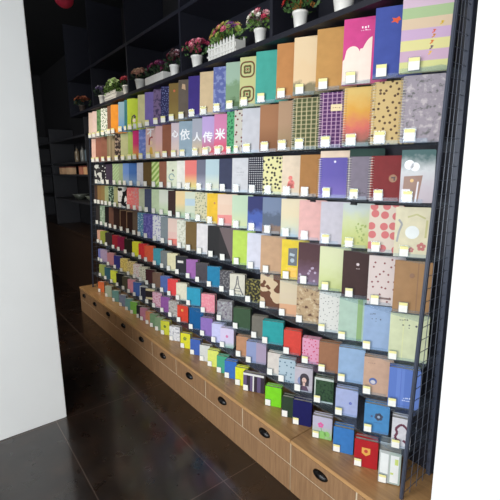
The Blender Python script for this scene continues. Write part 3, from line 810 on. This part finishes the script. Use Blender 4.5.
for r, d, z, ent in ROWS:
    d, z = d / 1000, z / 1000
    n = len(ent); lean = math.radians(5 if r < 6 else 3.5)
    for i, (x0, x1, h, look, kind, cols, ex) in enumerate(ent):
        x0, w, h = x0 / 1000, (x1 - x0) / 1000, h / 1000
        t = T_ROW[r]
        wv = w / (math.cos(YAW) - (x0 + w) / d * math.sin(YAW))
        w = max(wv, (.69 if r < 7 else .72) * h)
        if 'boxed' in look or i == n - 1: w = max(wv, .6 * h)
        if i > n - 3: w = min(w, (-.726 - x0) / math.cos(YAW))
        wv = min(w, wv)
        uvw = wv if kind in ('diag', 'hband2', 'hsplit', 'plaid', 'rings', 'check') else w
        place = (ORD[n - i] + ' from right' if n - i <= 15 else ORD[i + 1] + ' from left')
        nm = look if 'notebook' in look else look + ' notebook'
        lb = f'{nm}, {place}, {ROWNAME[r]}'
        mat = cover_mat(kind, cols, h / uvw, look)
        near = x0 > -2.2
        stack = r >= 7 and near and 'set' not in look
        if stack: t *= .62
        if look.endswith('boxed'): t = .05
        g = f'notebooks in the {ROWNAME[r]}'
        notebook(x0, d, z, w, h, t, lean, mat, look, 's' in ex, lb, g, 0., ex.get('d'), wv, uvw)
        short = look.split(' notebook')[0]
        if stack:
            notebook(x0, d, z, w - .002, h, t * .9, lean, mat, look, False, f'spare copy directly behind the {short} notebook, {place}, {ROWNAME[r]}', g, t + .0012)
        tw, th = ((.044, .050) if r < 3 else (.038, .046)) if r < 6 else (.036, .042)
        if x1 - x0 * 1000 < 75: tw, th = .030, .042
        ux, uy = math.cos(YAW), math.sin(YAW)         # along the cover
        nx, ny = uy, -ux                              # out of the cover
        a = min((wv - tw) * (.22 if r < 6 else .0), w - tw) if wv > tw else 0.
        gap = .0085 if r < 9 else .0012
        if r < 9:
            lw = min(w, max(wv, tw + .004))
            bm = bmesh.new(); box(bm, 0, lw, -.0082, -.0062, -.0008, .016)
            lp = mobj('pocket_lip', bm, M_lip, ledges[r]); lp.location = Vector((x0, d, z)) - ledges[r].location; lp.rotation_euler = (0, 0, YAW)
        xt = x0 + ux * a + nx * (gap + .0022); yt = d + uy * a + ny * (gap + .0022)
        zt = z + .003 if r < 9 else z + .0008
        root = price_tag(xt, yt, zt, tw, th, f'price tag below the {short} notebook, {place}, {ROWNAME[r]}', r < 3 or x0 > -1.35)
        root.rotation_euler = (0, 0, YAW)

# taller notebooks standing behind two of the spiral notebooks of the third row
for look, h, col, ref in (('cream', .212, (238, 214, 190), 'purple blue'), ('dark green', .214, (42, 66, 60), 'grey lilac')):
    e = [q for q in [e for e in ROWS if e[0] == 3][0][3] if q[3] == ref][0]
    w = .145
    notebook(e[0] / 1000, 1.43, 1.475, w, h, .012, math.radians(5), cover_mat('plain', [col], h / w, look), look, False,
             f'{look} notebook standing taller behind the {ref} spiral notebook, third row', 'notebooks in the third row', .019)
# binder clips on two notebooks of the fourth row
for x, lb in ((-1.302, 'black binder clip on the third row ledge above the lilac linen notebook'), (-1.070, 'black binder clip above the notebook with large coral circles')):
    bm = bmesh.new(); prism(bm, [(0, 0), (.034, 0), (.028, .012), (.006, .012)], 0, .010)
    bmesh.ops.bevel(bm, geom=[e for e in bm.edges], offset=.001, segments=1, affect='EDGES')
    o = mobj('binder_clip', bm, M_black); o.location = (x, 1.4035, 1.4705 - .014)
    setp(o, lb, 'clip', 'black binder clips')
    bm = bmesh.new()
    for s in (-1, 1):
        tube(bm, (.017 + s * .007, .005, .011), (.017 + s * .003, .005, .034), .0012, 5)
    tube(bm, (.014, .005, .034), (.020, .005, .034), .0012, 5)
    mobj('wire_loop', bm, M_black, o)

# ------------------------------------------------------------------ cubby shelf with the flower pots
ZB = 2.236; YB = 1.446
sh = empty('cubby_shelf', (-5.2, YB, ZB), 'dark navy cubby shelf with dividers running above the notebook rack', 'shelf')
SO = Vector((-5.2, YB, ZB))
def sp(name, bm):
    bmesh.ops.translate(bm, verts=bm.verts, vec=-SO); return mobj(name, bm, M_navy, sh)
bm = bmesh.new(); box(bm, -5.2, -.576, YB, 1.795, ZB, ZB + .024); sp('flower_board', bm)
bm = bmesh.new(); box(bm, -5.2, -.576, YB, 1.795, 2.628, 2.652); sp('upper_board', bm)
bm = bmesh.new(); box(bm, -5.2, -.576, 1.780, 1.795, ZB + .024, 2.628); sp('back_panel', bm)
for x in (-5.19, -4.36, -3.44, -2.537, -1.627, -.72):
    bm = bmesh.new(); box(bm, x - .011, x + .011, YB, 1.780, ZB + .024, 2.628); sp('divider', bm)
for x in (-5.19, -4.36, -3.44, -2.537, -1.627, -.72):
    bm = bmesh.new(); box(bm, x - .011, x + .011, YB, 1.795, 2.652, 3.249); sp('upper_divider', bm)

M_leafs = [plain('leaf', (58, 92, 40), .6), plain('leaf', (96, 130, 60), .6), plain('leaf', (40, 62, 36), .6)]
def foliage_bm(rx, ry, z0, hh, n, rnd, size):
    bm = bmesh.new()
    for _ in range(n):
        a = rnd.uniform(0, 2 * PI); q = math.sqrt(rnd.random())
        p = Vector((rx * q * math.cos(a), ry * q * math.sin(a), z0 + hh * rnd.uniform(.0, .9) * (1.1 - q * .5)))
        d = Vector((math.cos(a) * .8, math.sin(a) * .8, rnd.uniform(-.2, .9))).normalized()
        s = d.orthogonal().normalized(); s.rotate(Matrix.Rotation(rnd.uniform(0, PI), 3, d)); L = size * rnd.uniform(.7, 1.3)
        v = [bm.verts.new(p + x) for x in (Vector((0, 0, 0)), d * L * .5 + s * L * .28, d * L, d * L * .5 - s * L * .28)]
        bm.faces.new(v)
    for _ in range(max(3, n // 14)):
        a = rnd.uniform(0, 2 * PI)
        tube(bm, (rx * .2 * math.cos(a), ry * .2 * math.sin(a), z0 - .012), (rx * .7 * math.cos(a), ry * .7 * math.sin(a), z0 + hh * .7), .0012, 4)
    return bm
def blossoms(rx, ry, z0, hh, cols, n, rnd, size, parent):
    bm = bmesh.new()
    for k in range(n):
        a = rnd.uniform(0, 2 * PI); q = math.sqrt(rnd.random()) 
        cen = Vector((rx * q * math.cos(a), ry * q * math.sin(a), z0 + hh * (.35 + .65 * math.sqrt(max(0, 1 - q * q)) * rnd.uniform(.7, 1))))
        nrm = Vector((math.cos(a) * q, math.sin(a) * q - .4, .7)).normalized()
        u = nrm.orthogonal().normalized(); w = nrm.cross(u); s = size * rnd.uniform(.75, 1.25); mi = rnd.randrange(len(cols))
        for layer, (rad, up) in enumerate(((1., .25), (.6, .55))):
            for j in range(6):
                t0 = 2 * PI * (j + layer * .5) / 6
                def pt(t, rr, z): return bm.verts.new(cen + (u * math.cos(t) + w * math.sin(t)) * rr * s + nrm * z * s)
                f = bm.faces.new((pt(t0, .08, 0), pt(t0 - .5, rad * .7, up * .7), pt(t0, rad, up), pt(t0 + .5, rad * .7, up * .7))); f.material_index = mi
    mobj('blossoms', bm, [plain('petal', c, .6) for c in cols], parent, recalc=False)
def flowerpot(x, rw, ph, fw, fh, cols, leaf, seed, label, pot_col=None, nb=34, y=1.495):
    rnd = random.Random(seed)
    root = empty('flower_pot', (x, y, ZB + .0242), label, 'flower pot', 'flower pots on the board above the rack')
    bm = bmesh.new(); r = rw / 2
    lathe(bm, [(r * .70, 0), (r * .74, .003), (r * .95, ph * .86), (r * 1.04, ph * .87), (r * 1.04, ph), (r * .92, ph), (r * .88, ph * .85)], 0, 0, 24)
    p = mobj('pot', bm, M_pot if not pot_col else plain('pot glaze', pot_col, .5), root, True)
    mobj('foliage', foliage_bm(fw * .5, min(fw * .42, .085), ph * .95, fh * .9, 80, rnd, .024), leaf, root, recalc=False)
    blossoms(fw * .5, min(fw * .42, .085), ph * .95, fh, cols, nb, rnd, .021, root)
    return root
def picket_planter(x, L, ph, fh, cols, leaf, seed, label, nb=60, pickets=True):
    rnd = random.Random(seed)
    root = empty('flower_planter', (x, 1.495, ZB + .0242), label, 'planter', 'white flower planters on the board above the rack')
    bm = bmesh.new(); box(bm, -L / 2, L / 2, -.034, .034, 0, ph * .72); mobj('trough', bm, M_pot, root)
    if pickets:
        bm = bmesh.new(); n = int(L / .03)
        for i in range(n):
            cx = -L / 2 + (i + .5) * L / n
            for yy in (-.040, .0345): prism(bm, [(cx - .010, 0), (cx + .010, 0), (cx + .010, ph * .85), (cx, ph), (cx - .010, ph * .85)], yy, yy + .005)
        for zz in (.2, .58):
            box(bm, -L / 2 - .002, L / 2 + .002, -.0445, -.0402, ph * zz, ph * (zz + .1))
        mobj('picket_fence', bm, M_pot, root)
    mobj('foliage', foliage_bm(L * .5, .06, ph * .7, fh * .9, 170, rnd, .026), leaf, root, recalc=False)
    blossoms(L * .5, .06, ph * .75, fh, cols, nb, rnd, .021, root)
    return root
G1, G2, G3 = M_leafs
flowerpot(-4.87, .08, .075, .22, .10, [(165, 85, 45), (190, 110, 70), (120, 60, 40)], G3, 1, 'pot of rusty orange flowers at the far left end of the board', (70, 60, 55))
flowerpot(-4.207, .078, .085, .16, .10, [(90, 75, 120), (200, 195, 205), (60, 50, 80)], G3, 2, 'white pot of dark violet and white flowers beside the green bush')
picket_planter(-3.90, .29, .08, .13, [(190, 215, 150), (220, 228, 195), (140, 175, 95)], G2, 3, 'white picket planter with a pale green leafy bush', 70)
flowerpot(-3.60, .068, .085, .13, .08, [(165, 45, 60), (120, 30, 45), (190, 80, 90)], G3, 4, 'small white pot of crimson flowers right of the green bush')
flowerpot(-3.305, .085, .085, .15, .085, [(205, 165, 135), (190, 140, 120), (165, 100, 100)], G3, 5, 'white pot of dusty peach flowers')
picket_planter(-2.985, .31, .085, .09, [(120, 40, 80), (85, 30, 70), (165, 70, 110)], G3, 6, 'long white planter with dark plum flowers', 60, False)
flowerpot(-2.714, .072, .082, .13, .10, [(205, 180, 185), (120, 45, 60), (90, 60, 60)], G3, 7, 'white pot of mixed pale pink and dark red flowers')
flowerpot(-2.408, .08, .08, .20, .10, [(225, 100, 130), (235, 145, 160), (200, 70, 105)], G1, 8, 'white pot of bright pink flowers', None, 40)
picket_planter(-2.081, .28, .095, .115, [(220, 200, 110), (215, 110, 130), (95, 50, 120), (170, 190, 90)], G2, 9, 'white picket planter with yellow, pink and purple flowers', 60)
flowerpot(-1.768, .068, .078, .15, .095, [(238, 236, 220), (200, 60, 90), (230, 160, 170), (240, 235, 225)], G2, 10, 'white pot of white and crimson flowers', None, 42)
flowerpot(-1.473, .074, .08, .17, .10, [(185, 55, 50), (215, 140, 70)], G1, 11, 'white pot of red and orange flowers partly cut by the frame')
flowerpot(-1.215, .10, .085, .16, .10, [(230, 225, 215), (200, 120, 140)], G1, 12, 'white pot at the top right edge of the picture')

# ------------------------------------------------------------------ dark shelving bay past the rack
bx0, bx1 = -7.9, -4.755
bay = empty('wall_shelf', (bx0, 1.45, 0), 'dark wall shelving in the unlit far end of the shop', 'shelf')
BO = Vector((bx0, 1.45, 0))
def bp(name, bm, m):
    bmesh.ops.translate(bm, verts=bm.verts, vec=-BO); return mobj(name, bm, m, bay)
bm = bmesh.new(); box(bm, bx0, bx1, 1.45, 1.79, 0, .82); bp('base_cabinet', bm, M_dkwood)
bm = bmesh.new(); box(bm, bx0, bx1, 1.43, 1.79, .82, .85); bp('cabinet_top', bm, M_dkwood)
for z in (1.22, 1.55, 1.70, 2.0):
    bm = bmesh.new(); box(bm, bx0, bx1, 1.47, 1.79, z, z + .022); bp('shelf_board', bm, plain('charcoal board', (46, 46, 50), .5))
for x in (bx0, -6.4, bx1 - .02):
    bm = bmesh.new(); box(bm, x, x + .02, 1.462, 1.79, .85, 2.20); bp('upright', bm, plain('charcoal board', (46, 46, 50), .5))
for i, (x, w, c, lb) in enumerate(((-6.08, .15, (215, 170, 130), 'small peach box on the dark far shelf, leftmost'), (-5.74, .16, (220, 180, 140), 'small tan box on the dark far shelf, second from left'),
                                   (-5.18, .12, (190, 120, 95), 'small reddish box on the dark far shelf, third from left'), (-5.00, .12, (215, 165, 120), 'small amber box on the dark far shelf beside the rack post'))):
    root = empty('small_box', (x, 1.485, 1.5724), lb, 'box', 'small boxes on the dark far shelf')
    bm = bmesh.new(); box(bm, 0, w, 0, .08, 0, .085); mobj('carton', bm, plain('carton', c, .7), root)
    bm = bmesh.new(); box(bm, -.002, w + .002, -.002, .082, .0855, .098); mobj('lid', bm, plain('carton lid', (120, 60, 45), .7), root)
for i, (x, c, lb) in enumerate(((-5.35, (120, 105, 85), 'tan bottle on the upper dark shelf, leftmost'), (-5.12, (110, 112, 110), 'grey bottle on the upper dark shelf, second'),
                                (-4.95, (90, 105, 115), 'blue-grey bottle on the upper dark shelf, third'), (-4.83, (125, 120, 110), 'pale bottle on the upper dark shelf, nearest the rack'))):
    root = empty('bottle', (x, 1.53, 1.7224), lb, 'bottle', 'bottles on the upper dark shelf')
    bm = bmesh.new(); lathe(bm, [(.028, 0), (.030, .004), (.030, .12), (.012, .145), (.012, .165)], 0, 0, 16); mobj('bottle_body', bm, plain('bottle glass', c, .25, .4), root, True)
    bm = bmesh.new(); lathe(bm, [(.014, .1655), (.014, .185)], 0, 0, 12); mobj('cap', bm, M_black, root)
for i, (x, c, lb) in enumerate(((-5.55, (70, 74, 66), 'grey green bowl on the lower dark shelf, left'), (-5.02, (92, 96, 84), 'pale grey bowl on the lower dark shelf near the rack'))):
    root = empty('bowl', (x, 1.59, 1.2424), lb, 'bowl', 'bowls on the lower dark shelf')
    bm = bmesh.new(); lathe(bm, [(.04, 0), (.07, .03), (.10, .07), (.095, .07), (.06, .03), (.02, .01)], 0, 0, 20); mobj('bowl_body', bm, plain('stoneware', c, .4), root, True)
    bm = bmesh.new(); lathe(bm, [(.0965, .067), (.102, .0705), (.102, .074), (.0965, .074)], 0, 0, 20, cap=False); mobj('rim', bm, plain('rim glaze', (120, 124, 118), .4), root, True)

# ------------------------------------------------------------------ white cabinet at the left edge
wc = empty('white_cabinet', (-2.66, .30, 0), 'tall plain white cabinet end at the left edge of the view', 'cabinet')
bm = bmesh.new(); box(bm, -.75, .02, -.20, .244, 0, 2.9)
bmesh.ops.bevel(bm, geom=[e for e in bm.edges], offset=.004, segments=2, affect='EDGES'); mobj('body', bm, M_white, wc)

# red hanging ball, top left
dirv = Vector((-459.9, 131.9, 170.9)); dirv /= dirv.length
bp_ = Vector((0, 0, 1.6)) + dirv * 4.2
lan = empty('hanging_ball', bp_, 'pinkish red round paper ball hanging near the ceiling at top left', 'decoration')
bm = bmesh.new(); bmesh.ops.create_uvsphere(bm, u_segments=24, v_segments=16, radius=.075)
for v in bm.verts:
    a = math.atan2(v.co.y, v.co.x); k = 1 + .03 * math.cos(a * 12); v.co.x *= k; v.co.y *= k
mobj('paper_ball', bm, plain('red paper', (214, 50, 80), .7), lan, True)
bm = bmesh.new(); tube(bm, (0, 0, .07), (0, 0, 3.248 - bp_.z), .003, 5); mobj('cord', bm, M_black, lan)

# ------------------------------------------------------------------ light
def area(name, loc, rot, sx, sy, power, col=(1, 1, 1)):
    l = bpy.data.lights.new(name, 'AREA'); l.shape = 'RECTANGLE'; l.size = sx; l.size_y = sy; l.energy = power; l.color = col
    o = bpy.data.objects.new(name, l); o.location = loc; o.rotation_euler = rot; C.objects.link(o); return o
area('daylight through the shop window', ((WX0 + WX1) / 2, -2.88, (WZ0 + WZ1) / 2), (PI / 2, 0, 0), WX1 - WX0 - .1, WZ1 - WZ0 - .1, 215, (.93, .97, 1))
def spot(x, power):
    l = bpy.data.lights.new('added fill spot', 'SPOT'); l.energy = power; l.spot_size = math.radians(95); l.spot_blend = .8; l.shadow_soft_size = .06; l.color = (1, .93, .82)
    o = bpy.data.objects.new('added fill spot', l); o.location = (x, -.1, 3.1)
    o.rotation_euler = (Vector((x, 1.4, .8)) - Vector(o.location)).to_track_quat('-Z', 'Y').to_euler(); C.objects.link(o)
for x, p in ((-4.6, 14), (-4.0, 62), (-3.4, 105), (-1.0, 34)): spot(x, p)  # unseen spots without fittings, added to brighten the dim rows

wd = bpy.data.worlds.new('world'); bpy.context.scene.world = wd; wd.use_nodes = True
wd.node_tree.nodes['Background'].inputs[0].default_value = (.8, .9, 1, 1); wd.node_tree.nodes['Background'].inputs[1].default_value = .4

# ------------------------------------------------------------------ camera
cam = bpy.data.cameras.new('camera'); co = bpy.data.objects.new('camera', cam); C.objects.link(co)
F = 400.
d1 = Vector((-327, -77, F)).normalized(); dn = Vector((12, 250, F))
dn.y = (-(-327) * 12 - F * F) / -77; dn.normalize()
X, Z = -d1, -dn; Y = Z.cross(X)
Mw = Matrix((X, Y, Z))
cols = [Mw @ Vector(v) for v in ((1, 0, 0), (0, -1, 0), (0, 0, -1))]
R = Matrix(cols).transposed().to_4x4(); R.translation = (0, 0, 1.6)
co.matrix_world = R
cam.sensor_width = 36; cam.sensor_fit = 'HORIZONTAL'; cam.lens = F / 500 * 36; cam.clip_start = .02
sc = bpy.context.scene; sc.camera = co
sc.view_settings.view_transform = 'Standard'; sc.view_settings.look = 'None'; sc.view_settings.exposure = 0; sc.view_settings.gamma = 1
sc.view_settings.use_curve_mapping = False
